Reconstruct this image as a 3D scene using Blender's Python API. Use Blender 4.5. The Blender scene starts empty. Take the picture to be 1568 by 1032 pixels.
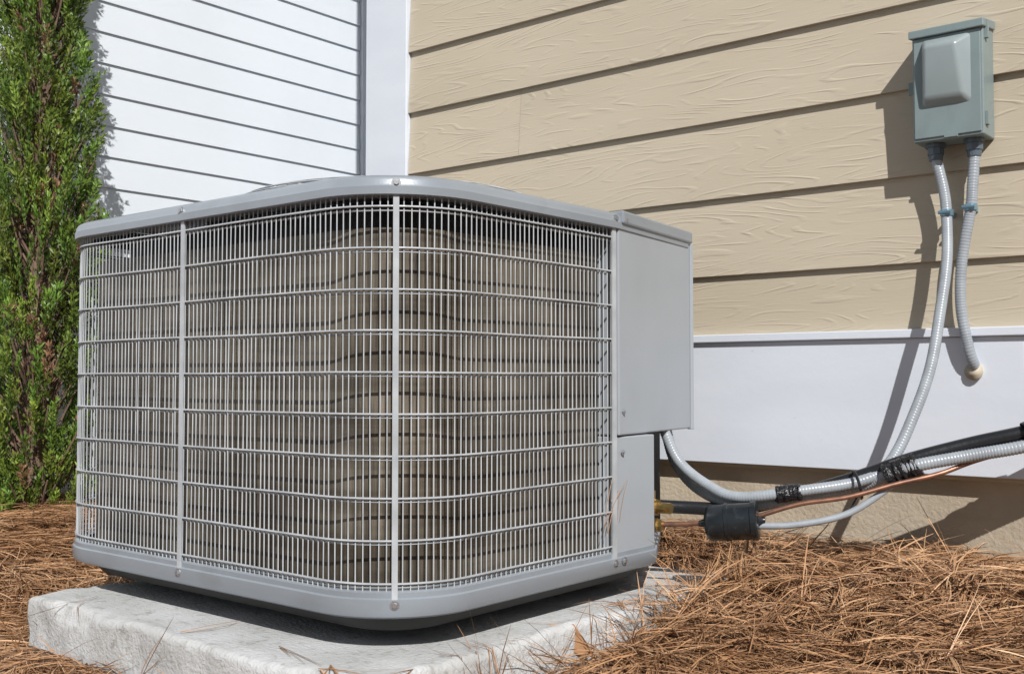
import bpy, math, random
import numpy as np
from mathutils import Vector, noise
random.seed(7); rng=np.random.default_rng(11)
S=bpy.context.scene
COL=S.collection
# ---------------------------------------------------------------- helpers
def mesh(name,verts,faces,mat=None,parent=None,smooth=False):
    me=bpy.data.meshes.new(name); me.from_pydata([tuple(v) for v in verts],[],faces); me.update()
    ob=bpy.data.objects.new(name,me); COL.objects.link(ob)
    if mat:
        for m in (mat if isinstance(mat,list) else [mat]): me.materials.append(m)
    if smooth:
        me.polygons.foreach_set('use_smooth',[True]*len(me.polygons))
    if parent: ob.parent=parent
    return ob
def empty(name):
    e=bpy.data.objects.new(name,None); COL.objects.link(e); e.empty_display_size=.1; return e
class MB:
    def __init__(s): s.v=[]; s.f=[]
    def add(s,v,f):
        o=len(s.v); s.v+= [tuple(p) for p in v]; s.f+=[tuple(i+o for i in q) for q in f]
    def box(s,x0,x1,y0,y1,z0,z1):
        v=[(x0,y0,z0),(x1,y0,z0),(x1,y1,z0),(x0,y1,z0),(x0,y0,z1),(x1,y0,z1),(x1,y1,z1),(x0,y1,z1)]
        s.add(v,[(0,3,2,1),(4,5,6,7),(0,1,5,4),(1,2,6,5),(2,3,7,6),(3,0,4,7)])
    def cyl(s,p0,p1,r0,r1=None,n=12,cap=True):
        r1=r0 if r1 is None else r1
        p0=Vector(p0);p1=Vector(p1);d=(p1-p0).normalized()
        a=d.orthogonal().normalized();b=d.cross(a)
        v=[];
        for p,r in((p0,r0),(p1,r1)):
            for i in range(n):
                t=2*math.pi*i/n; v.append(p+a*math.cos(t)*r+b*math.sin(t)*r)
        f=[(i,(i+1)%n,n+(i+1)%n,n+i) for i in range(n)]
        if cap: f+= [tuple(range(n-1,-1,-1)),tuple(range(n,2*n))]
        s.add(v,f)
    def path(s,pts,rad,n=8,closed=False):
        pts=[Vector(p) for p in pts]; N=len(pts)
        rads=rad if hasattr(rad,'__len__') else [rad]*N
        up=None; v=[]
        for i,p in enumerate(pts):
            if closed: d=pts[(i+1)%N]-pts[i-1]
            else: d=pts[min(i+1,N-1)]-pts[max(i-1,0)]
            d.normalize()
            if up is None: up=d.orthogonal().normalized()
            up=(up-d*up.dot(d)).normalized(); b=d.cross(up)
            for k in range(n):
                t=2*math.pi*(k+.5)/n; v.append(p+(up*math.cos(t)+b*math.sin(t))*rads[i])
        f=[]
        for i in range(N if closed else N-1):
            j=(i+1)%N
            for k in range(n): f.append((i*n+k,i*n+(k+1)%n,j*n+(k+1)%n,j*n+k))
        if not closed: f+=[tuple(range(n-1,-1,-1)),tuple((N-1)*n+k for k in range(n))]
        s.add(v,f)
    def obj(s,name,mat,parent=None,smooth=False):
        return mesh(name,s.v,s.f,mat,parent,smooth)
def smooth_path(P,step=.004):
    P=[Vector(p) for p in P]; P=[P[0]*2-P[1]]+P+[P[-1]*2-P[-2]]
    out=[]
    for i in range(1,len(P)-2):
        a,b,c,d=P[i-1:i+3]; n=max(2,int((c-b).length/step))
        for k in range(n):
            t=k/n
            out.append(.5*((2*b)+(c-a)*t+(2*a-5*b+4*c-d)*t*t+(3*b-a-3*c+d)*t**3))
    out.append(P[-2]); return out
def bevel(ob,w,seg=2,ang=35):
    m=ob.modifiers.new('b','BEVEL'); m.width=w; m.segments=seg; m.limit_method='ANGLE'; m.angle_limit=math.radians(ang)
def sstep(a,b,x):
    t=np.clip((x-a)/(b-a),0,1); return t*t*(3-2*t)
# ---------------------------------------------------------------- materials
def mat(name,c1,c2=None,rough=.5,metal=0,scale=(8,8,8),det=6,bump=0,bscale=None,bdist=.002,lo=.35,hi=.65,attr=None,trans=0,spot=None):
    m=bpy.data.materials.new(name); m.use_nodes=True; nt=m.node_tree; N=nt.nodes; L=nt.links
    b=N['Principled BSDF']; b.inputs['Roughness'].default_value=rough; b.inputs['Metallic'].default_value=metal
    c2=c2 or tuple(x*.85 for x in c1)
    tc=N.new('ShaderNodeTexCoord')
    def nz(sc,d,dist=0):
        mp=N.new('ShaderNodeMapping'); mp.inputs['Scale'].default_value=sc; L.new(tc.outputs['Object'],mp.inputs[0])
        n=N.new('ShaderNodeTexNoise'); n.inputs['Scale'].default_value=1; n.inputs['Detail'].default_value=d; n.inputs['Distortion'].default_value=dist
        L.new(mp.outputs[0],n.inputs['Vector']); return n
    n=nz(scale,det)
    r=N.new('ShaderNodeValToRGB'); r.color_ramp.elements[0].position=lo; r.color_ramp.elements[1].position=hi
    r.color_ramp.elements[0].color=(*c2,1); r.color_ramp.elements[1].color=(*c1,1)
    L.new(n.outputs['Fac'],r.inputs[0]); col=r.outputs[0]
    def mul(o):
        mx=N.new('ShaderNodeMix'); mx.data_type='RGBA'; mx.blend_type='MULTIPLY'; mx.inputs[0].default_value=1
        L.new(col,mx.inputs[6]); L.new(o,mx.inputs[7]); return mx.outputs[2]
    if attr:
        a=N.new('ShaderNodeAttribute'); a.attribute_name=attr; col=mul(a.outputs['Color'])
    for sp_ in (spot if isinstance(spot,list) else [spot] if spot else []):
        sc,lo2,hi2,dk=sp_; n3=nz(sc,5); r3=N.new('ShaderNodeValToRGB'); r3.color_ramp.elements[0].position=lo2; r3.color_ramp.elements[1].position=hi2
        r3.color_ramp.elements[0].color=(*dk,1); r3.color_ramp.elements[1].color=(1,1,1,1); L.new(n3.outputs['Fac'],r3.inputs[0]); col=mul(r3.outputs[0])
    L.new(col,b.inputs['Base Color'])
    if bump:
        n2=nz(bscale or scale,5,.3)
        bp=N.new('ShaderNodeBump'); bp.inputs['Strength'].default_value=bump; bp.inputs['Distance'].default_value=bdist
        L.new(n2.outputs['Fac'],bp.inputs['Height']); L.new(bp.outputs[0],b.inputs['Normal'])
    if trans:
        t=N.new('ShaderNodeBsdfTranslucent'); L.new(col,t.inputs[0]); ms=N.new('ShaderNodeMixShader'); ms.inputs[0].default_value=trans
        L.new(b.outputs[0],ms.inputs[1]); L.new(t.outputs[0],ms.inputs[2]); L.new(ms.outputs[0],N['Material Output'].inputs[0])
    return m
M_paint=mat('grey_paint',(.285,.32,.36),(.26,.29,.325),rough=.34,metal=.15,scale=(5,5,5),bump=.08,bscale=(300,300,300),spot=((9,9,14),.25,.45,(.85,.84,.82)))
M_panel=mat('panel_paint',(.335,.365,.40),(.315,.345,.375),rough=.38,scale=(4,4,4),bump=.06,bscale=(300,300,300),spot=((6,6,3),.25,.5,(.93,.93,.92)))
M_wire=mat('wire_paint',(.45,.475,.50),(.33,.35,.37),rough=.34,scale=(20,20,20))
M_coil=mat('coil_fins',(.25,.215,.165),(.07,.06,.047),rough=.5,metal=.3,scale=(140,140,4),bump=.7,bscale=(400,400,25),bdist=.002,lo=.3,hi=.7,spot=[((5,5,7),.38,.6,(.5,.47,.43)),((3,3,48),.36,.56,(.6,.58,.55))])
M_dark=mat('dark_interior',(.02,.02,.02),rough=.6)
M_black=mat('black_rubber',(.016,.017,.02),rough=.35,scale=(60,60,60),bump=.3,bscale=(120,120,120))
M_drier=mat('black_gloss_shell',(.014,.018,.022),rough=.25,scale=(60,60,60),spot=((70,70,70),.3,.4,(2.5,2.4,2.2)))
M_tape=mat('black_tape',(.015,.015,.018),rough=.22,scale=(60,60,60),bump=1,bscale=(130,130,130),bdist=.004)
M_conduit=mat('grey_conduit',(.33,.365,.40),(.27,.295,.325),rough=.32,scale=(30,30,30))
M_copper=mat('copper',(.34,.17,.11),(.20,.11,.08),rough=.45,metal=.7,scale=(60,60,60))
M_brass=mat('brass',(.6,.45,.2),(.4,.28,.12),rough=.35,metal=.9,scale=(60,60,60))
M_screw=mat('zinc',(.50,.51,.53),rough=.3,metal=.8)
M_clip=mat('blue_zinc_clamp',(.24,.40,.50),rough=.3,metal=.6)
M_box=mat('disconnect_paint',(.215,.272,.278),(.19,.24,.246),rough=.42,scale=(12,12,12),bump=.08,bscale=(250,250,250),spot=((25,25,12),.25,.45,(.88,.88,.88)))
M_boxcov=mat('cover_highlight_paint',(.285,.33,.34),(.26,.305,.315),rough=.26,scale=(12,12,12))  # light bulge colour, brightened further so its highlights sit in the paint
M_conc=mat('concrete',(.53,.54,.545),(.42,.425,.42),rough=.92,scale=(9,9,9),bump=1,bscale=(150,150,150),bdist=.003,spot=((55,55,55),.28,.44,(.72,.70,.67)))
M_stucco=mat('stucco',(.50,.43,.33),(.40,.34,.26),rough=.92,scale=(6,6,6),bump=.7,bscale=(110,110,110),bdist=.003,spot=((2.5,2.5,9),.3,.5,(.8,.77,.74)))
M_white=mat('white_vinyl',(.69,.735,.785),(.66,.705,.755),rough=.45,scale=(3,3,3),bump=.05,bscale=(4,4,60))
M_trim=mat('white_trim',(.66,.70,.77),(.62,.66,.73),rough=.5,scale=(3,3,12),bump=.3,bscale=(60,60,60),bdist=.001,spot=((90,90,90),.22,.27,(.8,.79,.77)))
M_roof=mat('shingles',(.12,.11,.10),rough=.9,scale=(30,30,30),bump=.5)
def siding_mat():
    m=bpy.data.materials.new('beige_siding'); m.use_nodes=True; nt=m.node_tree; N=nt.nodes; L=nt.links
    b=N['Principled BSDF']; b.inputs['Roughness'].default_value=.6
    tc=N.new('ShaderNodeTexCoord'); at=N.new('ShaderNodeAttribute'); at.attribute_name='course'
    add=N.new('ShaderNodeVectorMath'); add.operation='ADD'
    L.new(tc.outputs['Object'],add.inputs[0]); L.new(at.outputs['Color'],add.inputs[1])
    def mp(sc):
        q=N.new('ShaderNodeMapping'); q.inputs['Scale'].default_value=sc; L.new(add.outputs[0],q.inputs[0]); return q
    n1=N.new('ShaderNodeTexNoise'); n1.inputs['Scale'].default_value=1; n1.inputs['Detail'].default_value=2.2; n1.inputs['Roughness'].default_value=.42; L.new(mp((1.5,1,11)).outputs[0],n1.inputs['Vector'])
    mul=N.new('ShaderNodeMath'); mul.operation='MULTIPLY'; mul.inputs[1].default_value=135; L.new(n1.outputs['Fac'],mul.inputs[0])
    sn=N.new('ShaderNodeMath'); sn.operation='SINE'; L.new(mul.outputs[0],sn.inputs[0])
    rp=N.new('ShaderNodeValToRGB'); rp.color_ramp.elements[0].position=.45; rp.color_ramp.elements[1].position=1; L.new(sn.outputs[0],rp.inputs[0])
    n2=N.new('ShaderNodeTexNoise'); n2.inputs['Scale'].default_value=1; n2.inputs['Detail'].default_value=5; L.new(mp((8,1,50)).outputs[0],n2.inputs['Vector'])
    rp2=N.new('ShaderNodeValToRGB'); rp2.color_ramp.elements[0].position=.42; rp2.color_ramp.elements[1].position=.64; L.new(n2.outputs['Fac'],rp2.inputs[0])
    mm=N.new('ShaderNodeMath'); mm.operation='MULTIPLY'; L.new(rp.outputs[0],mm.inputs[0]); L.new(rp2.outputs[0],mm.inputs[1])
    n4=N.new('ShaderNodeTexNoise'); n4.inputs['Scale'].default_value=1; n4.inputs['Detail'].default_value=6; L.new(mp((22,1,260)).outputs[0],n4.inputs['Vector'])
    m4=N.new('ShaderNodeMath'); m4.operation='MULTIPLY_ADD'; m4.inputs[1].default_value=.35; L.new(n4.outputs['Fac'],m4.inputs[0]); L.new(mm.outputs[0],m4.inputs[2])
    bp=N.new('ShaderNodeBump'); bp.inputs['Strength'].default_value=.62; bp.inputs['Distance'].default_value=.0015; L.new(m4.outputs[0],bp.inputs['Height']); L.new(bp.outputs[0],b.inputs['Normal'])
    n3=N.new('ShaderNodeTexNoise'); n3.inputs['Scale'].default_value=1; n3.inputs['Detail'].default_value=4; L.new(mp((1.5,1,5)).outputs[0],n3.inputs['Vector'])
    c=N.new('ShaderNodeValToRGB'); c.color_ramp.elements[0].color=(.450,.394,.300,1); c.color_ramp.elements[1].color=(.500,.438,.340,1)
    c.color_ramp.elements[0].position=.3; c.color_ramp.elements[1].position=.7
    L.new(n3.outputs['Fac'],c.inputs[0]); L.new(c.outputs[0],b.inputs['Base Color'])
    return m
M_side=siding_mat()

# ---------------------------------------------------------------- terrain
PX0,PX1,PY0,PY1,PZ=-2.005,-1.075,.993,2.04,.08
def pdist(x,y):
    dx=np.maximum(np.maximum(PX0-x,x-PX1),0); dy=np.maximum(np.maximum(PY0-y,y-PY1),0)
    return np.hypot(dx,dy)
def terrain(x,y):
    x=np.asarray(x,float); y=np.asarray(y,float)
    a=.15*sstep(1.1,1.95,y)-.015
    b=.115*sstep(2.1,2.8,-x)-.015
    z=np.maximum(a,b)+.2*np.maximum(np.minimum(a,b),0)
    d=pdist(x,y)
    z=z*sstep(-.05,.13,d)
    z+= .014*np.sin(x*7.3+1.3*np.sin(y*5))*np.sin(y*8.1+x*2.2)*sstep(.0,.2,d)+.007*np.sin(x*23+y*11)*np.sin(y*19-x*7)*sstep(0,.1,d)
    far=sstep(3,8,np.hypot(x+1,y-1)); return z*(1-far)
def axis(lo,hi,flo,fhi,n):
    a=list(np.linspace(flo,fhi,n)); s=.1; p=flo
    pre=[];
    while p>lo: s*=1.5; p-=s; pre.append(p)
    s=.1;p=fhi; post=[]
    while p<hi: s*=1.5; p+=s; post.append(p)
    return np.array(pre[::-1]+a+post)
ax=axis(-60,60,-4,1,160); ay=axis(-60,60,-.5,3.2,130)
gx,gy=np.meshgrid(ax,ay,indexing='ij'); gz=terrain(gx,gy)-.006
V=np.stack([gx,gy,gz],-1).reshape(-1,3); ny=len(ay)
F=[(i*ny+j,(i+1)*ny+j,(i+1)*ny+j+1,i*ny+j+1) for i in range(len(ax)-1) for j in range(ny-1)]
M_ground=mat('mulch_ground',(.17,.085,.042),(.04,.022,.013),rough=.95,scale=(45,45,45),bump=1,bscale=(120,120,120),bdist=.01)
mesh('ground',V.tolist(),F,M_ground,smooth=True)

def ribbons(name,x,y,z,h,pit,Ln,w,cv,roll,tone,clampz=True,parent=None,padok=None,m=None):
    n=len(x); SEG=3; pts=np.zeros((n,SEG+1,2,3))
    px,py,pz=x.copy(),y.copy(),z.copy(); hh=h.copy(); pp=pit.copy()
    for s in range(SEG+1):
        ww=w*(1 if s<SEG else .3)
        sx=-np.sin(hh)*np.cos(roll); sy=np.cos(hh)*np.cos(roll); sz=np.sin(roll)
        for q,sg in((0,-1),(1,1)):
            pts[:,s,q,0]=px+sg*ww*sx; pts[:,s,q,1]=py+sg*ww*sy; pts[:,s,q,2]=pz+sg*ww*sz
        st=Ln/SEG
        px=px+np.cos(hh)*np.cos(pp)*st; py=py+np.sin(hh)*np.cos(pp)*st; pz=pz+np.sin(pp)*st
        hh=hh+cv*Ln; pp=pp-.12
    if padok is not None:
        vx=pts[...,0];vy=pts[...,1]
        ins=(vx>PX0-.004)&(vx<PX1+.004)&(vy>PY0-.004)&(vy<PY1)&(pts[...,2]<9)
        bad=ins.any(axis=(1,2))&~padok
        pts=pts[~bad]; tone=tone[~bad]; n=len(pts)
    v=pts.reshape(-1,3)
    if clampz:
        t=terrain(v[:,0],v[:,1])
        ipad=(v[:,0]>PX0)&(v[:,0]<PX1)&(v[:,1]>PY0)&(v[:,1]<PY1)
        t=np.where(ipad,PZ+.002,t); v[:,2]=np.maximum(v[:,2],t+.0005)
        v[:,1]=np.minimum(v[:,1],2.225)
    me=bpy.data.meshes.new(name)
    nv=len(v); nfc=n*SEG
    base=(np.arange(n)*(SEG+1)*2)[:,None,None]+ (np.arange(SEG)*2)[None,:,None]
    idx=(base+np.array([0,1,3,2])[None,None,:]).reshape(-1)
    me.vertices.add(nv); me.vertices.foreach_set('co',v.reshape(-1).astype(np.float32))
    me.loops.add(nfc*4); me.loops.foreach_set('vertex_index',idx.astype(np.int32))
    me.polygons.add(nfc); me.polygons.foreach_set('loop_start',(np.arange(nfc)*4).astype(np.int32)); 
    me.update(calc_edges=True)
    ca=me.color_attributes.new('tone','FLOAT_COLOR','POINT')
    depth=tone
    c0=np.array([.12,.052,.026]);c1=np.array([.52,.30,.155]);c2=np.array([.80,.58,.38])
    cc=np.where(depth[:,None]<.66,c0+(c1-c0)*(depth[:,None]/.66),c1+(c2-c1)*((depth[:,None]-.66)/.34))
    cc=np.repeat(cc,(SEG+1)*2,axis=0); cc=np.concatenate([cc,np.ones((nv,1))],1)
    ca.data.foreach_set('color',cc.reshape(-1).astype(np.float32))
    me.materials.append(m)
    ob=bpy.data.objects.new(name,me); COL.objects.link(ob)
    if parent: ob.parent=parent
M_needle=mat('needles',(1,1,1),(.8,.75,.7),rough=.5,scale=(5,5,5),attr='tone')
def straw():
    nf=42000
    x=rng.uniform(-3.25,.5,nf); y=rng.uniform(.2,2.2,nf)
    keep=pdist(x,y)>.004
    x=x[keep];y=y[keep]
    d=pdist(x,y)
    z=terrain(x,y)+rng.uniform(-.002,.022,len(x))*sstep(-.05,.1,d)
    pit=rng.normal(.03,.12,len(x))
    ok=np.zeros(len(x),bool)
    sets=[]
    def S_(k,xr,yr,zf,pm,ps,padok):
        a=rng.uniform(*xr,k); b=rng.uniform(*yr,k); sets.append((a,b,zf(a,b),rng.normal(pm,ps,k),np.full(k,padok)))
    S_(26,(-1.12,-1.06),(1.60,2.0),lambda a,b:np.full(len(a),PZ+.003),.05,.08,True)
    S_(7,(PX0,PX1),(PY0,PY0+.1),lambda a,b:np.full(len(a),PZ+.003),.02,.02,True)
    S_(110,(-1.06,-.95),(1.40,2.1),lambda a,b:terrain(a,b)+.005,.5,.3,True)
    S_(24,(-1.07,-1.02),(1.15,1.5),lambda a,b:terrain(a,b)+.005,.8,.3,True)
    S_(50,(-2.1,-1.1),(.94,.98),lambda a,b:terrain(a,b),.5,.3,False)
    S_(260,(-1.0,.0),(1.4,2.15),lambda a,b:terrain(a,b)+.01,.4,.25,False)
    x=np.concatenate([x]+[s[0] for s in sets]);y=np.concatenate([y]+[s[1] for s in sets]);z=np.concatenate([z]+[s[2] for s in sets])
    pit=np.concatenate([pit]+[s[3] for s in sets]);ok=np.concatenate([ok]+[s[4] for s in sets])
    n=len(x); reps=3; h=rng.uniform(0,2*np.pi,n)
    R_=lambda q:np.repeat(q,reps)
    h=np.where(rng.uniform(0,1,n)<.45,1.2*np.sin(x*5+y*3)+1.1*np.sin(y*7-x*2)+rng.normal(0,.4,n),h)
    patch=.5+.5*np.sin(x*9+2*np.sin(y*6))*np.sin(y*11+x*4)
    base=R_(np.clip(rng.uniform(0,1,n)*.75+.25*patch,0,1)); n3=n*reps
    tone=np.clip(rng.uniform(0,1,n3)*.4+base*.6,0,1)
    ribbons('pine_straw',R_(x),R_(y),R_(z),R_(h)+rng.normal(0,.16,n3),R_(pit)+rng.normal(0,.05,n3),rng.uniform(.06,.16,n3),rng.uniform(.0006,.0011,n3),rng.normal(0,1.3,n3),rng.uniform(-.9,.9,n3),tone,padok=R_(ok),m=M_needle)
straw()

# ---------------------------------------------------------------- concrete pad
def pad():
    V=[];F=[]
    def P(c):
        c=Vector(c)
        e=min(c.x-PX0,PX1-c.x,c.y-PY0)
        k=1 if e<.02 else .12
        n=noise.noise_vector(c*6)*.007+noise.noise_vector(c*24)*.0032+noise.noise_vector(c*70)*.0013
        q=c+n*k
        ch=noise.noise(Vector((c.x*9,c.y*9,3.3)))
        if e<.014 and c.z>.04 and ch>.18:
            s=min(1,(ch-.18)*4)*(c.z-.04)/.04*(1-e/.014); q.z-=.018*s
            ctr_=Vector(((PX0+PX1)/2,(PY0+PY1)/2,0)); dd=(ctr_-Vector((c.x,c.y,0))).normalized(); q+=dd*.009*s
        return q
    us=np.concatenate([[0,.004,.010,.016],np.linspace(.03,.97,120),[.984,.990,.996,1]])
    N=len(us)
    for i in range(N):
        for j in range(N):
            x=PX0+us[i]*(PX1-PX0); y=PY0+us[j]*(PY1-PY0)
            e=min(us[i],1-us[i],us[j],1-us[j]); z=PZ-(.008 if e==0 else .0025 if e<.005 else 0)
            V.append(P((x,y,z)))
    F=[(i*N+j,(i+1)*N+j,(i+1)*N+j+1,i*N+j+1) for i in range(N-1) for j in range(N-1)]
    ring=[(i,0) for i in range(N)]+[(N-1,j) for j in range(1,N)]+[(i,N-1) for i in range(N-2,-1,-1)]+[(0,j) for j in range(N-2,0,-1)]
    prev=[i*N+j for i,j in ring]
    for z in(.066,.055,.045,.03,.01,-.01,-.04,-.1):
        cur=[]
        for i,j in ring:
            V.append(P((PX0+us[i]*(PX1-PX0),PY0+us[j]*(PY1-PY0),z))); cur.append(len(V)-1)
        m=len(ring)
        for k in range(m): F.append((prev[k],cur[k],cur[(k+1)%m],prev[(k+1)%m]))
        prev=cur
    mesh('concrete_pad',V,F,M_conc,smooth=True)
pad()

# ---------------------------------------------------------------- house
house=empty('beige_house')
W=2.217
def courses(name,zs,x0,x1,axis_='y',plane=W,sign=-1,proud=.012,top=.002,matl=None,butt=None):
    v=[];f=[];cols=[]
    for k in range(len(zs)-1):
        a,b=zs[k],zs[k+1]
        prof=[(plane+sign*0,a),(plane+sign*proud,a),(plane+sign*(proud),a+.002),(plane+sign*top,b+.004),(plane+sign*top,b+.0041)]
        if butt and k<len(butt) and butt[k]:
            j=butt[k]; segs=[(x0,j-.0003),(j+.0003,x1)]
        else: segs=[(x0,x1)]
        for s0,s1 in segs:
            o=len(v)
            for xx in(s0,s1):
                for (p,z) in prof: v.append((xx,p,z) if axis_=='y' else (p,xx,z))
            n=len(prof)
            for i in range(n-1):
                q=(o+i,o+n+i,o+n+i+1,o+i+1)
                f.append(q if (axis_=='y') else q[::-1])
            r=(k*3.713%7+s0,k*1.37%5,k*2.91%6)
            cols+= [r]*(2*n)
    ob=mesh(name,v,f,matl,house)
    ca=ob.data.color_attributes.new('course','FLOAT_COLOR','POINT')
    for i,c in enumerate(cols): ca.data[i].color=(*c,1)
    return ob
zs=[.585,.726]+[.726+.1785*i for i in range(1,15)]
courses('beige_lap_siding',zs,-2.214,4.5,matl=M_side,proud=.014,butt=[None,.9,None,-1.80])
b=MB(); b.box(-2.385,4.5,W,W+.15,.29,3.3); b.obj('wall_core',M_side,house)
b=MB(); b.box(-2.387,-2.216,W-.022,W-.001,.28,3.25); o=b.obj('corner_board',M_trim,house); bevel(o,.002)
b=MB(); b.box(-2.216,-.553,W-.024,W-.001,.30,.572); b.box(-.5505,4.5,W-.024,W-.001,.30,.572); o=b.obj('skirt_board',M_trim,house); bevel(o,.0015)
b=MB(); b.box(-2.216,4.5,W-.034,W-.0005,.5725,.590); o=b.obj('skirt_cap',M_trim,house); bevel(o,.002)
b=MB(); b.box(-2.38,4.5,W+.012,W+.14,-.2,.2985); b.obj('foundation',M_stucco,house)
WX=-3.2
zsw=[.13]+[.203+.1*i for i in range(0,31)]
courses('white_lap_siding',zsw,-6,2.905,axis_='x',plane=WX,sign=1,proud=.0095,top=.002,matl=M_white)
b=MB(); b.box(WX-.15,WX-.001,-6,3.1,-.2,3.3); b.obj('white_wall_core',M_white,house)
b=MB(); b.box(WX,WX+.022,2.906,2.925,.1,3.25); b.box(WX,WX+.016,2.9255,2.968,.1,3.25); o=b.obj('inside_corner_post',M_white,house)
b=MB(); b.box(WX+.001,-2.386,2.97,3.08,-.2,3.3); b.box(-2.384,-2.3,W+.151,2.969,-.2,3.3); b.obj('return_wall',M_white,house)
b=MB(); b.box(-3.5,4.7,W-.3,6,3.3,3.4); b.box(-9,-2.9,-6.2,W-.301,3.3,3.4); b.obj('roof',M_roof,house)

# ---------------------------------------------------------------- condenser
ac=empty('air_conditioner_condenser')
X0,X1,Y0,Y1,R=-2.112,-1.1155,1.085,2.035,.156
def foot(kind,nseg=16):
    P=[]
    def arc(cx,cy,a0,a1):
        for i in range(nseg+1):
            a=math.radians(a0+(a1-a0)*i/nseg); P.append((cx+R*math.cos(a),cy+R*math.sin(a)))
    arc(X0+R,Y0+R,180,270); arc(X1-R,Y0+R,270,360)
    if kind=='lid': P.extend([(X1,1.64),(-1.168,1.975),(-1.25,Y1)])
    elif kind=='base': P.extend([(X1,1.77),(-1.27,Y1)])
    else: P.extend([(X1,1.67),(-1.24,1.70),(-1.30,Y1)])
    arc(X0+R,Y1-R,90,180); return P
def offs(P,d):
    n=len(P); out=[]
    for i in range(n):
        a=Vector(P[i-1]);b=Vector(P[i]);c=Vector(P[(i+1)%n])
        e1=(b-a).normalized(); e2=(c-b).normalized()
        n1=Vector((e1.y,-e1.x)); n2=Vector((e2.y,-e2.x)); m=(n1+n2).normalized(); k=1/max(.5,m.dot(n1))
        out.append(b+m*d*k)
    return out
def sweep(name,P,prof,m,parent=ac,captop=False,capbot=False,smooth=True):
    v=[];n=len(P)
    for d,z in prof:
        for q in offs(P,d): v.append((q.x,q.y,z))
    f=[]
    for k in range(len(prof)-1):
        for i in range(n):
            j=(i+1)%n; f.append((k*n+i,k*n+j,(k+1)*n+j,(k+1)*n+i))
    if captop: f.append(tuple((len(prof)-1)*n+i for i in range(n)))
    if capbot: f.append(tuple(range(n-1,-1,-1)))
    ob=mesh(name,v,f,m,parent,False)
    if smooth:
        ob.data.polygons.foreach_set('use_smooth',[True]*len(f))
        md=ob.modifiers.new('e','EDGE_SPLIT'); md.split_angle=math.radians(28)
    return ob
FL=foot('lid'); FB=foot('base'); FC=foot('coil')
sweep('lid',FL,[(-.02,.7645),(.008,.7645),(.012,.766),(.0125,.778),(.0105,.7815),(.0100,.787),(.007,.792),(.001,.7955),(-.006,.797),(-.06,.799),(-.062,.790)],M_paint)
cx,cy,RF=(X0+X1)/2,(Y0+Y1)/2,.37
inner=offs(FL,-.061); v=[];n=len(inner)
for q in inner: v.append((q.x,q.y,.7975))
for zz in(.803,.70):
    for q in inner:
        d=(q-Vector((cx,cy))).normalized(); v.append((cx+d.x*RF,cy+d.y*RF,zz))
mesh('lid_top',v,[(k*n+i,k*n+(i+1)%n,(k+1)*n+(i+1)%n,(k+1)*n+i) for k in range(2) for i in range(n)],M_paint,ac)
b=MB()
dome=lambda s:.803+.067*(1-s**6)
for k in list(range(1,17)):
    s=k/16; r=RF*s
    b.path([(cx+r*math.cos(t*2*math.pi/64),cy+r*math.sin(t*2*math.pi/64),dome(s)) for t in range(64)],.0018 if k<15 else .003,4,True)
for a in range(16):
    t=a*math.pi/8; b.path([(cx+RF*s*math.cos(t),cy+RF*s*math.sin(t),dome(s)-.003) for s in (0.05,.3,.5,.7,.8,.87,.93,.97,1)],.0022,4)
b.obj('fan_guard',M_wire,ac)
b=MB(); b.cyl((cx,cy,.55),(cx,cy,.72),.07,n=20)
for a in range(3):
    t=a*2.094
    d=Vector((math.cos(t),math.sin(t),0)); e=Vector((-math.sin(t),math.cos(t),0)); c=Vector((cx,cy,.70))
    b.add([c+d*.06-e*.05-Vector((0,0,.02)),c+d*.06+e*.05+Vector((0,0,.02)),c+d*.35+e*.12+Vector((0,0,.02)),c+d*.35-e*.12-Vector((0,0,.02))],[(0,1,2,3)])
b.obj('fan',M_dark,ac)
sweep('base_pan',FB,[(-.02,.176),(.000,.176),(.004,.1735),(.004,.166),(.0075,.164),(.0075,.146),(.004,.138),(-.004,.134),(-.03,.133),(-.032,.150)],M_paint)
sweep('pan_bottom',FB,[(-.02,.150),(-.03,.13),(-.05,.108),(-.08,.0985),(-.1,.098)],M_dark,captop=True)
sweep('pan_floor',FB,[(-.005,.15),(-.3,.1505)],M_dark)
b=MB()
for fx in(X0+.25,X1-.30):
    for fy in(Y0+.30,Y1-.25): b.cyl((fx,fy,PZ-.004),(fx,fy,.1),.03,.036,12)
b.obj('feet',M_black,ac)
sweep('coil',FC,[(-.09,.15),(-.036,.15),(-.036,.722),(-.05,.724),(-.075,.724),(-.09,.72),(-.09,.15)],M_coil)
sweep('fan_shroud',FC,[(-.095,.68),(-.093,.765),(-.2,.766)],M_dark)
def polyline():
    P=foot('lid')[::-1]
    k=min(range(len(P)),key=lambda i:(P[i][0]-X1)**2+(P[i][1]-(Y0+R))**2)
    return [(X1,1.632)]+P[k:]+P[:1]
seq=[Vector(p) for p in polyline()]
def resample(seq,step):
    out=[];acc=0;tgt=0
    for i in range(len(seq)-1):
        a,b_=seq[i],seq[i+1]; L=(b_-a).length
        while tgt<=acc+L:
            t=(tgt-acc)/L if L else 0; p=a.lerp(b_,t); d=(b_-a).normalized(); out.append((p,Vector((-d.y,d.x)) )); tgt+=step
        acc+=L
    return out
b=MB(); rw=.00125
for p,nn in resample(seq,.01195):
    j=random.gauss(0,.0008); b.path([(p.x,p.y,.158),(p.x+j,p.y+j,.45),(p.x,p.y,.775)],rw,4)
b.obj('grille_vertical_wires',M_wire,ac)
b=MB()
fine=resample(seq,.02)
ctr=Vector((cx,cy))
def outp(i,lst,d):
    p=lst[i][0]; nn=lst[i][1]
    if nn.dot(p-ctr)<0: nn=-nn
    return p+nn*d
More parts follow.
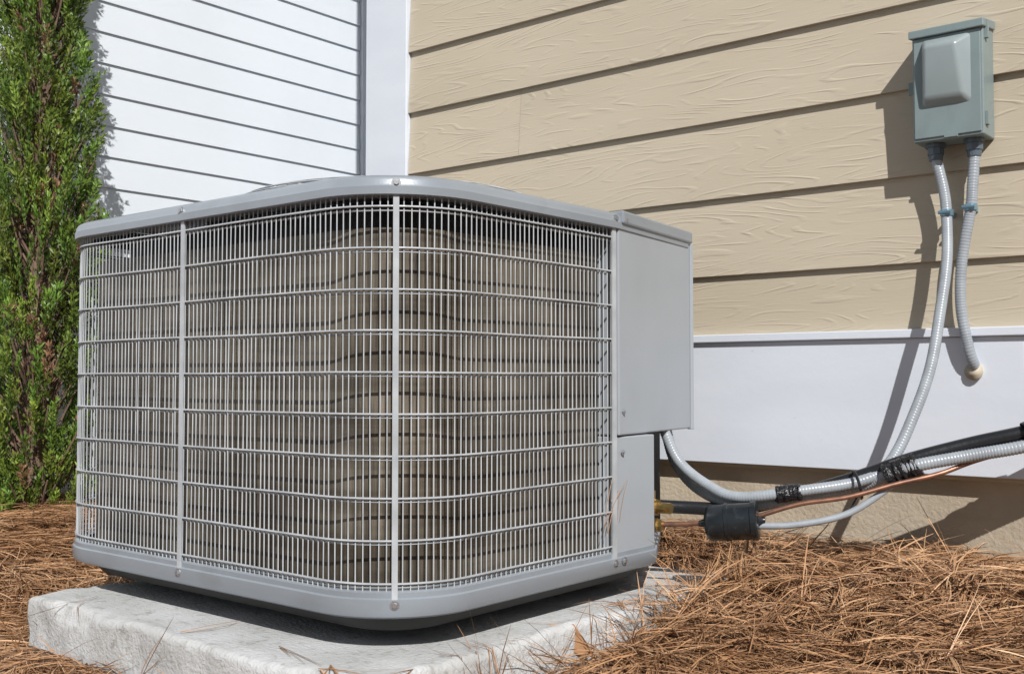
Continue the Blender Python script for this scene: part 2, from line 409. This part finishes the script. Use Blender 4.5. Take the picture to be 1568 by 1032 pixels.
for k in range(10):
    z=.7495-.0625*k
    ph=random.uniform(0,6)
    b.path([(*outp(i,fine,.0026),z+.0006*math.sin(i*.21+ph)) for i in range(len(fine))],.0018,5)
    b.path([(*outp(i,fine,-.0030),z-.0056+.0006*math.sin(i*.21+ph)) for i in range(len(fine))],.0019,5)
b.obj('grille_horizontal_wires',M_wire,ac)
b=MB(); sc=MB()
def bar(p,nrm,w=.0105,z0=.15,z1=.78,t=.003):
    p=Vector((*p,0)); nrm=Vector((*nrm,0)).normalized(); tn=Vector((-nrm.y,nrm.x,0))
    a=p+nrm*.004; v=[]
    for z in(z0,z1):
        for s,u in((-1,0),(1,0),(1,1),(-1,1)): q=a+tn*s*w/2+nrm*u*t; v.append((q.x,q.y,z))
    b.add(v,[(0,1,2,3),(7,6,5,4),(0,4,5,1),(1,5,6,2),(2,6,7,3),(3,7,4,0)])
def screw(p,nrm,r=.0055,o=.009):
    p=Vector(p);nrm=Vector((*nrm,0)).normalized(); q=p+nrm*o
    sc.cyl(q,q+nrm*.0015,r*1.35,r*1.3,14); sc.cyl(q+nrm*.0015,q+nrm*.0045,r*.85,r*.7,6)
c45=math.sqrt(.5); cm=(X1-R+R*c45,Y0+R-R*c45)
bar(cm,(1,-1),w=.009); bar((-1.64,Y0),(0,-1),w=.0095); bar((X1,1.634),(1,0),w=.012)
bar((X0+R-R*c45,Y0+R-R*c45),(-1,-1)); bar((X0,1.65),(-1,0))
b.obj('stay_bars',M_wire,ac)
for p,nn in((cm,(1,-1)),((-1.64,Y0),(0,-1)),((X1,1.634),(1,0))):
    screw((*p,.783),nn,o=.0102); screw((*p,.156),nn,o=.007)
screw((X1,1.668,.783),(1,0)); screw((X1,1.66,.158),(1,0))
screw((X1-.002,1.662,.43),(1,0),r=.0035,o=.010); screw((X1,1.662,.355),(1,0),r=.0035,o=.005)
sc.obj('screws',M_screw,ac)
def prism(name,P,z0,z1,m,bv=.003):
    n=len(P); v=[(*p,z0) for p in P]+[(*p,z1) for p in P]
    f=[(i,(i+1)%n,n+(i+1)%n,n+i) for i in range(n)]+[tuple(range(n-1,-1,-1)),tuple(range(n,2*n))]
    o=mesh(name,v,f,m,ac); bevel(o,bv); return o
prism('control_box',[(-1.24,1.645),(-1.107,1.645),(-1.160,1.992),(-1.25,1.98)],.386,.774,M_panel)
prism('control_box_cap',[(-1.24,1.652),(-1.100,1.652),(-1.156,2.0),(-1.25,1.99)],.7755,.8005,M_paint,.004)
prism('control_box_lip',[(-1.168,1.9925),(-1.1585,1.9925),(-1.1565,2.001),(-1.168,2.001)],.384,.7745,M_panel,.001)
prism('service_panel',[(-1.22,1.645),(-1.1135,1.645),(-1.1135,1.775),(-1.22,1.775)],.172,.3835,M_panel,.002)
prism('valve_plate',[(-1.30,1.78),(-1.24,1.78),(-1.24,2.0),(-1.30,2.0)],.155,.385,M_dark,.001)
b=MB()
b.cyl((-1.23,1.82,.238),(-1.105,1.82,.238),.011,n=10); b.cyl((-1.15,1.82,.238),(-1.135,1.82,.238),.017,n=6)
b.cyl((-1.15,1.82,.238),(-1.15,1.82,.27),.009,n=8)
b.cyl((-1.23,1.80,.205),(-1.11,1.80,.207),.009,n=10); b.cyl((-1.135,1.80,.206),(-1.12,1.80,.207),.014,n=6); b.cyl((-1.14,1.80,.206),(-1.14,1.80,.18),.008,n=8)
b.obj('service_valves',M_brass,ac)
k=9; nx_=np.full(k,X1+.006); nyy=rng.uniform(1.58,1.66,k); nzz=rng.uniform(.18,.27,k)
ribbons('caught_needles',nx_,nyy,nzz,rng.normal(1.57,.1,k),rng.uniform(.9,1.7,k),rng.uniform(.04,.11,k),np.full(k,.0008),rng.normal(0,.5,k),np.full(k,1.2),rng.uniform(.2,.6,k),clampz=False,parent=ac,m=M_needle)

# ---------------------------------------------------------------- line set
ls=empty('refrigerant_line_set')
def ribbed(b,P,r,amp=.0006,pitch=.0055,n=12):
    pts=smooth_path(P,pitch/3)
    b.path(pts,[r+amp*math.cos(i*2*math.pi/3) for i in range(len(pts))],n)
b=MB()
c1=[(-.705,2.172,.955),(-.703,2.172,.92),(-.690,2.170,.86),(-.684,2.165,.809),(-.677,2.14,.717),(-.682,2.11,.615),(-.6906,2.08,.515),(-.711,2.05,.428),(-.742,2.01,.338),(-.785,1.975,.300),(-.889,1.905,.278),(-.99,1.875,.264),(-1.06,1.88,.283),(-1.125,1.885,.325),(-1.158,1.88,.39)]
ribbed(b,c1,.0105,amp=.0004)
c2=[(-.30,2.13,.43),(-.40,2.11,.405),(-.523,2.06,.370),(-.613,2.03,.350),(-.706,1.985,.327),(-.79,1.99,.290),(-.9,1.925,.262),(-1.0,1.90,.246),(-1.09,1.905,.27),(-1.15,1.915,.32),(-1.178,1.92,.39)]
ribbed(b,c2,.0115)
c3=[(-.632,2.172,.955),(-.632,2.172,.92),(-.636,2.17,.86),(-.640,2.17,.818),(-.658,2.17,.718),(-.661,2.17,.63),(-.650,2.175,.553),(-.644,2.188,.518),(-.644,2.222,.503)]
ribbed(b,c3,.0105)
b.path(smooth_path([(-.945,1.855,.215),(-.88,1.885,.219),(-.80,1.93,.240),(-.74,1.97,.285),(-.72,1.985,.31)],.01),.0065,10)
b.obj('flexible_conduits',M_conduit,ls,True)
b=MB()
b.path(smooth_path([(-.30,2.14,.462),(-.40,2.125,.435),(-.52,2.075,.396),(-.613,2.048,.371),(-.71,2.010,.340),(-.80,1.985,.304),(-.90,1.94,.268),(-1.0,1.90,.238),(-1.1,1.88,.235),(-1.2,1.83,.238)],.01),.0130,12)
b.obj('pipe_insulation',M_black,ls,True)
b=MB()
b.path(smooth_path([(-.40,2.14,.405),(-.50,2.10,.377),(-.60,2.052,.343),(-.654,2.008,.318),(-.72,1.968,.298),(-.793,1.925,.273),(-.87,1.89,.258),(-.931,1.86,.236),(-.96,1.852,.226)],.01),.0048,8)
b.path(smooth_path([(-1.02,1.826,.219),(-1.06,1.815,.213),(-1.12,1.80,.208)],.01),.0050,8)
b.obj('copper_pipe',M_copper,ls,True)
def lathe(p0,p1,prof,n=32):
    p0=Vector(p0);p1=Vector(p1);d=(p1-p0);L=d.length;d.normalize();a=d.orthogonal().normalized();c=d.cross(a);v=[]
    for t,r in prof:
        for i in range(n):
            q=p0+d*(t*L)+(a*math.cos(2*math.pi*i/n)+c*math.sin(2*math.pi*i/n))*r; v.append(q)
    f=[(k*n+i,k*n+(i+1)%n,(k+1)*n+(i+1)%n,(k+1)*n+i) for k in range(len(prof)-1) for i in range(n)]
    return v,f
b=MB(); v,f=lathe((-1.030,1.822,.216),(-.938,1.858,.225),[(-.12,.006),(-.03,.008),(0,.020),(.04,.030),(.1,.0335),(.38,.0345),(.39,.036),(.45,.036),(.46,.0345),(.86,.0345),(.88,.0370),(.97,.0370),(.99,.034),(1.0,.028),(1.01,.012),(1.08,.007),(1.12,.006)])
b.add(v,f); o=b.obj('filter_drier',M_drier,ls,True); md=o.modifiers.new('e','EDGE_SPLIT'); md.split_angle=math.radians(40)
b=MB()
def tape(p0,p1,r):
    p0=Vector(p0);p1=Vector(p1);n=26;pts=[];rad=[]
    for i in range(n+1):
        t=i/n; p=p0.lerp(p1,t); pts.append(p+Vector((0,0,random.uniform(-.001,.001)))); rad.append(r*(.9+.2*random.random())*(.8 if i in(0,n) else 1))
    b.path(pts,rad,14)
tape((-.690,2.002,.334),(-.745,1.985,.309),.022)
tape((-.878,1.915,.279),(-.920,1.896,.271),.016)
tape((-.48,2.09,.398),(-.52,2.07,.386),.027)
b.obj('tape_wraps',M_tape,ls,True)
b=MB()
zc=Vector((-.79,1.965,.293)); ax_=Vector((-.1,-.06,-.03)).normalized(); a=ax_.orthogonal().normalized(); c=ax_.cross(a)
b.path([zc+(a*math.cos(t*math.pi/12)*.026+c*math.sin(t*math.pi/12)*.026) for t in range(24)],.0028,6,True)
b.cyl(zc-Vector((0,0,.02)),zc-Vector((0.003,.03,.045)),.002,n=6)
b.obj('cable_tie',M_black,ls)
b=MB()
for x_,y_,z_ in((-.6835,2.165,.815),(-.640,2.17,.822)):
    b.cyl((x_,y_,z_-.006),(x_,y_,z_+.006),.0125,n=16)
    b.cyl((x_-.012,y_-.014,z_),(x_+.012,y_-.014,z_),.0035,n=8)
    b.box(x_-.003,x_+.003,y_,W,z_-.005,z_+.005)
b.obj('pipe_clamps',M_clip,ls)
b=MB(); b.cyl((-.644,2.186,.505),(-.644,2.197,.503),.018,.015,14); b.obj('wall_sealant',M_side,ls,True)

# ---------------------------------------------------------------- disconnect box
db=empty('electrical_disconnect_box')
BX0,BX1,BY0,BY1,BZ0,BZ1=-.737,-.603,2.137,2.206,.955,1.172
b=MB(); b.box(BX0,BX1,BY0,BY1,BZ0,BZ1); o=b.obj('enclosure',M_box,db); bevel(o,.003,3)
b=MB(); 
v=[(BX0-.004,BY0-.010,BZ1-.012),(BX1+.004,BY0-.010,BZ1-.012),(BX1+.004,BY1,BZ1-.002),(BX0-.004,BY1,BZ1-.002),(BX0-.004,BY0-.010,BZ1+.004),(BX1+.004,BY0-.010,BZ1+.004),(BX1+.004,BY1,BZ1+.016),(BX0-.004,BY1,BZ1+.016)]
b.add(v,[(0,3,2,1),(4,5,6,7),(0,1,5,4),(1,2,6,5),(2,3,7,6),(3,0,4,7)]); o=b.obj('rain_hood',M_box,db); bevel(o,.002)
b=MB(); y=BY0-.003
b.box(BX0+.004,BX1-.004,y,BY0-.0002,BZ0+.006,BZ1-.013); o=b.obj('cover',M_box,db); bevel(o,.0015)
fx0,fx1,fz0,fz1=BX0+.020,BX1-.022,BZ0+.066,BZ1-.018
v=[(fx0,y-.0002,fz0),(fx1,y-.0002,fz0),(fx1,y-.0002,fz1),(fx0,y-.0002,fz1),
   (fx0+.006,y-.014,fz0+.014),(fx1-.012,y-.014,fz0+.014),(fx1-.022,y-.028,fz1-.020),(fx0+.012,y-.028,fz1-.020)]
b=MB(); b.add(v,[(0,1,5,4),(1,2,6,5),(2,3,7,6),(3,0,4,7),(4,5,6,7)]); o=b.obj('cover_bulge',M_boxcov,db); bevel(o,.007,4,20)
o.data.polygons.foreach_set('use_smooth',[True]*5)
b=MB(); b.box(-.674,-.650,y-.008,y-.0003,BZ0+.001,BZ0+.007); b.box(BX1+.0003,BX1+.006,BY0+.01,BY0+.02,BZ1-.03,BZ1+.004); b.box(BX1+.0003,BX1+.005,BY0+.008,BY0+.022,BZ0+.02,BZ0+.045)
b.box(BX0-.012,BX0-.0003,BY0+.012,BY0+.016,BZ0+.10,BZ0+.125); b.obj('latch',M_box,db)
M_fit=mat('fitting_grey',(.09,.12,.15),rough=.4)
b=MB()
for x_ in(-.705,-.632):
    b.cyl((x_,2.172,BZ0-.0005),(x_,2.172,BZ0-.008),.019,n=14); b.cyl((x_,2.172,BZ0-.008),(x_,2.172,BZ0-.022),.0165,n=8); b.cyl((x_,2.172,BZ0-.022),(x_,2.172,BZ0-.034),.014,.0125,14)
b.obj('conduit_fittings',M_fit,db)

# ---------------------------------------------------------------- evergreen
tree=empty('arborvitae_tree')
TX,TY,TZ,TH=-3.0,1.50,.09,2.4
def crownR(h):
    return .198*(1-max(0,(h-.3)/.7)**1.6)*(.86+.14*min(1,h/.12))+.01
b=MB()
tp=[(TX,TY,TZ-.03),(TX+.01,TY,TZ+.3),(TX-.01,TY+.01,TZ+.9),(TX,TY,TZ+1.5),(TX,TY,TZ+2.1)]
sp=smooth_path(tp,.08); b.path(sp,[.026*(1-i/len(sp))+.004 for i in range(len(sp))],8)
plumes=[]
for i in range(1350):
    h=random.random()**.95; z=TZ-.05+h*(TH-.2)
    a=random.uniform(0,2*math.pi); rr=crownR(h)
    lump=.84+.6*noise.noise(Vector((math.cos(a)*1.6,math.sin(a)*1.6,z*5.5)))
    f_=math.sqrt(random.uniform(.15,1)); r=rr*lump*f_
    p=Vector((TX+math.cos(a)*r*.85,TY+math.sin(a)*r*.85,z))
    if p.x<WX+.02: p.x=WX+.02+random.random()*.02
    out=Vector((math.cos(a),math.sin(a),0))
    d=(Vector((0,0,1))+out*random.uniform(.05,.5)+Vector((random.uniform(-.2,.2),random.uniform(-.2,.2),0))).normalized()
    if p.x<WX+.08: d.x=abs(d.x)
    plumes.append((p,d,random.uniform(.06,.14),f_,a))
for p,d,L,f_,a in plumes[::3]:
    root=Vector((TX,TY,max(TZ,p.z-.12-.1*f_))); b.path([root,root.lerp(p,.6)-Vector((0,0,.02)),p],[.005,.0035,.002],5)
b.obj('trunk_and_branches',mat('bark',(.22,.14,.10),(.11,.07,.05),rough=.9,scale=(40,40,12),bump=.6),tree)
vs=[];cols=[]
for p,d,L,f_,a in plumes:
    rad=Vector((math.cos(a+random.gauss(0,.7)),math.sin(a+random.gauss(0,.7)),0)); s=(rad-d*rad.dot(d)).normalized(); t=d.cross(s)
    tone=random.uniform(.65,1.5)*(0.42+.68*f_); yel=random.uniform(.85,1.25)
    brown = random.random()<.07 and f_<.85
    nb=int(9*L/.1)+3
    for k in range(nb):
        u=(k+random.random())/nb; side=(-1 if k%2 else 1)
        bl=.042*(1-u*.75)*random.uniform(.6,1.2)
        bd=(d*1.15+s*side*random.uniform(.3,.8)+t*random.gauss(0,.3)).normalized()
        bp=p+d*(u*L)
        m_=random.randint(5,8)
        for q in range(m_):
            w_=(q+.5)/m_; c=bp+bd*bl*w_+t*random.gauss(0,.002)
            sd=(1 if q%2 else -1)
            ld=(bd*1.2+s*sd*.5+t*random.gauss(0,.3)).normalized()
            wv=ld.cross(Vector((random.gauss(0,1),random.gauss(0,1),random.gauss(0,1)))).normalized()
            ll=random.uniform(.011,.020); lw=random.uniform(.0020,.0034)
            vs+= [c,c+ld*ll*.5+wv*lw,c+ld*ll,c+ld*ll*.5-wv*lw]
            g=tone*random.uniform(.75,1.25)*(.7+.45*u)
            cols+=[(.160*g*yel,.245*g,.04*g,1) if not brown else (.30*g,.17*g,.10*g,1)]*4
v=np.array([tuple(q) for q in vs],dtype=np.float32); nq=len(v)//4
me=bpy.data.meshes.new('foliage'); me.vertices.add(len(v)); me.vertices.foreach_set('co',v.reshape(-1))
me.loops.add(nq*4); me.loops.foreach_set('vertex_index',np.arange(nq*4,dtype=np.int32)); me.polygons.add(nq); me.polygons.foreach_set('loop_start',(np.arange(nq)*4).astype(np.int32)); me.update(calc_edges=True)
ca=me.color_attributes.new('tone','FLOAT_COLOR','POINT'); ca.data.foreach_set('color',np.array(cols,dtype=np.float32).reshape(-1))
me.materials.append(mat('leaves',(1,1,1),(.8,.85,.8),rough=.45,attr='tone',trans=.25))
fo=bpy.data.objects.new('foliage',me); COL.objects.link(fo); fo.parent=tree

# ---------------------------------------------------------------- light, world, camera
sdir=Vector((-.104,.089,-.112))
w=bpy.data.worlds.new('World'); S.world=w; w.use_nodes=True; nt=w.node_tree
sky=nt.nodes.new('ShaderNodeTexSky'); sky.sky_type='NISHITA'; sky.sun_disc=False
sky.sun_elevation=math.asin(-sdir.normalized().z); sky.sun_rotation=math.atan2(-sdir.x,-sdir.y)
nt.links.new(sky.outputs[0],nt.nodes['Background'].inputs[0]); nt.nodes['Background'].inputs[1].default_value=.05
sd=bpy.data.lights.new('sun','SUN'); sd.energy=5.0; sd.angle=math.radians(.5); sd.color=(1,.975,.94)
so=bpy.data.objects.new('sun',sd); COL.objects.link(so); so.rotation_euler=sdir.to_track_quat('-Z','Y').to_euler(); so.location=(3,-3,5)
cd=bpy.data.cameras.new('camera'); cd.sensor_width=36; cd.lens=1650/1568*36; cd.clip_end=500; cd.clip_start=.05
co=bpy.data.objects.new('camera',cd); COL.objects.link(co); co.location=(0,0,.49); co.rotation_euler=(math.radians(92.22),0,math.radians(39.6))
S.camera=co
S.view_settings.view_transform='Standard'; S.view_settings.look='None'; S.view_settings.exposure=0
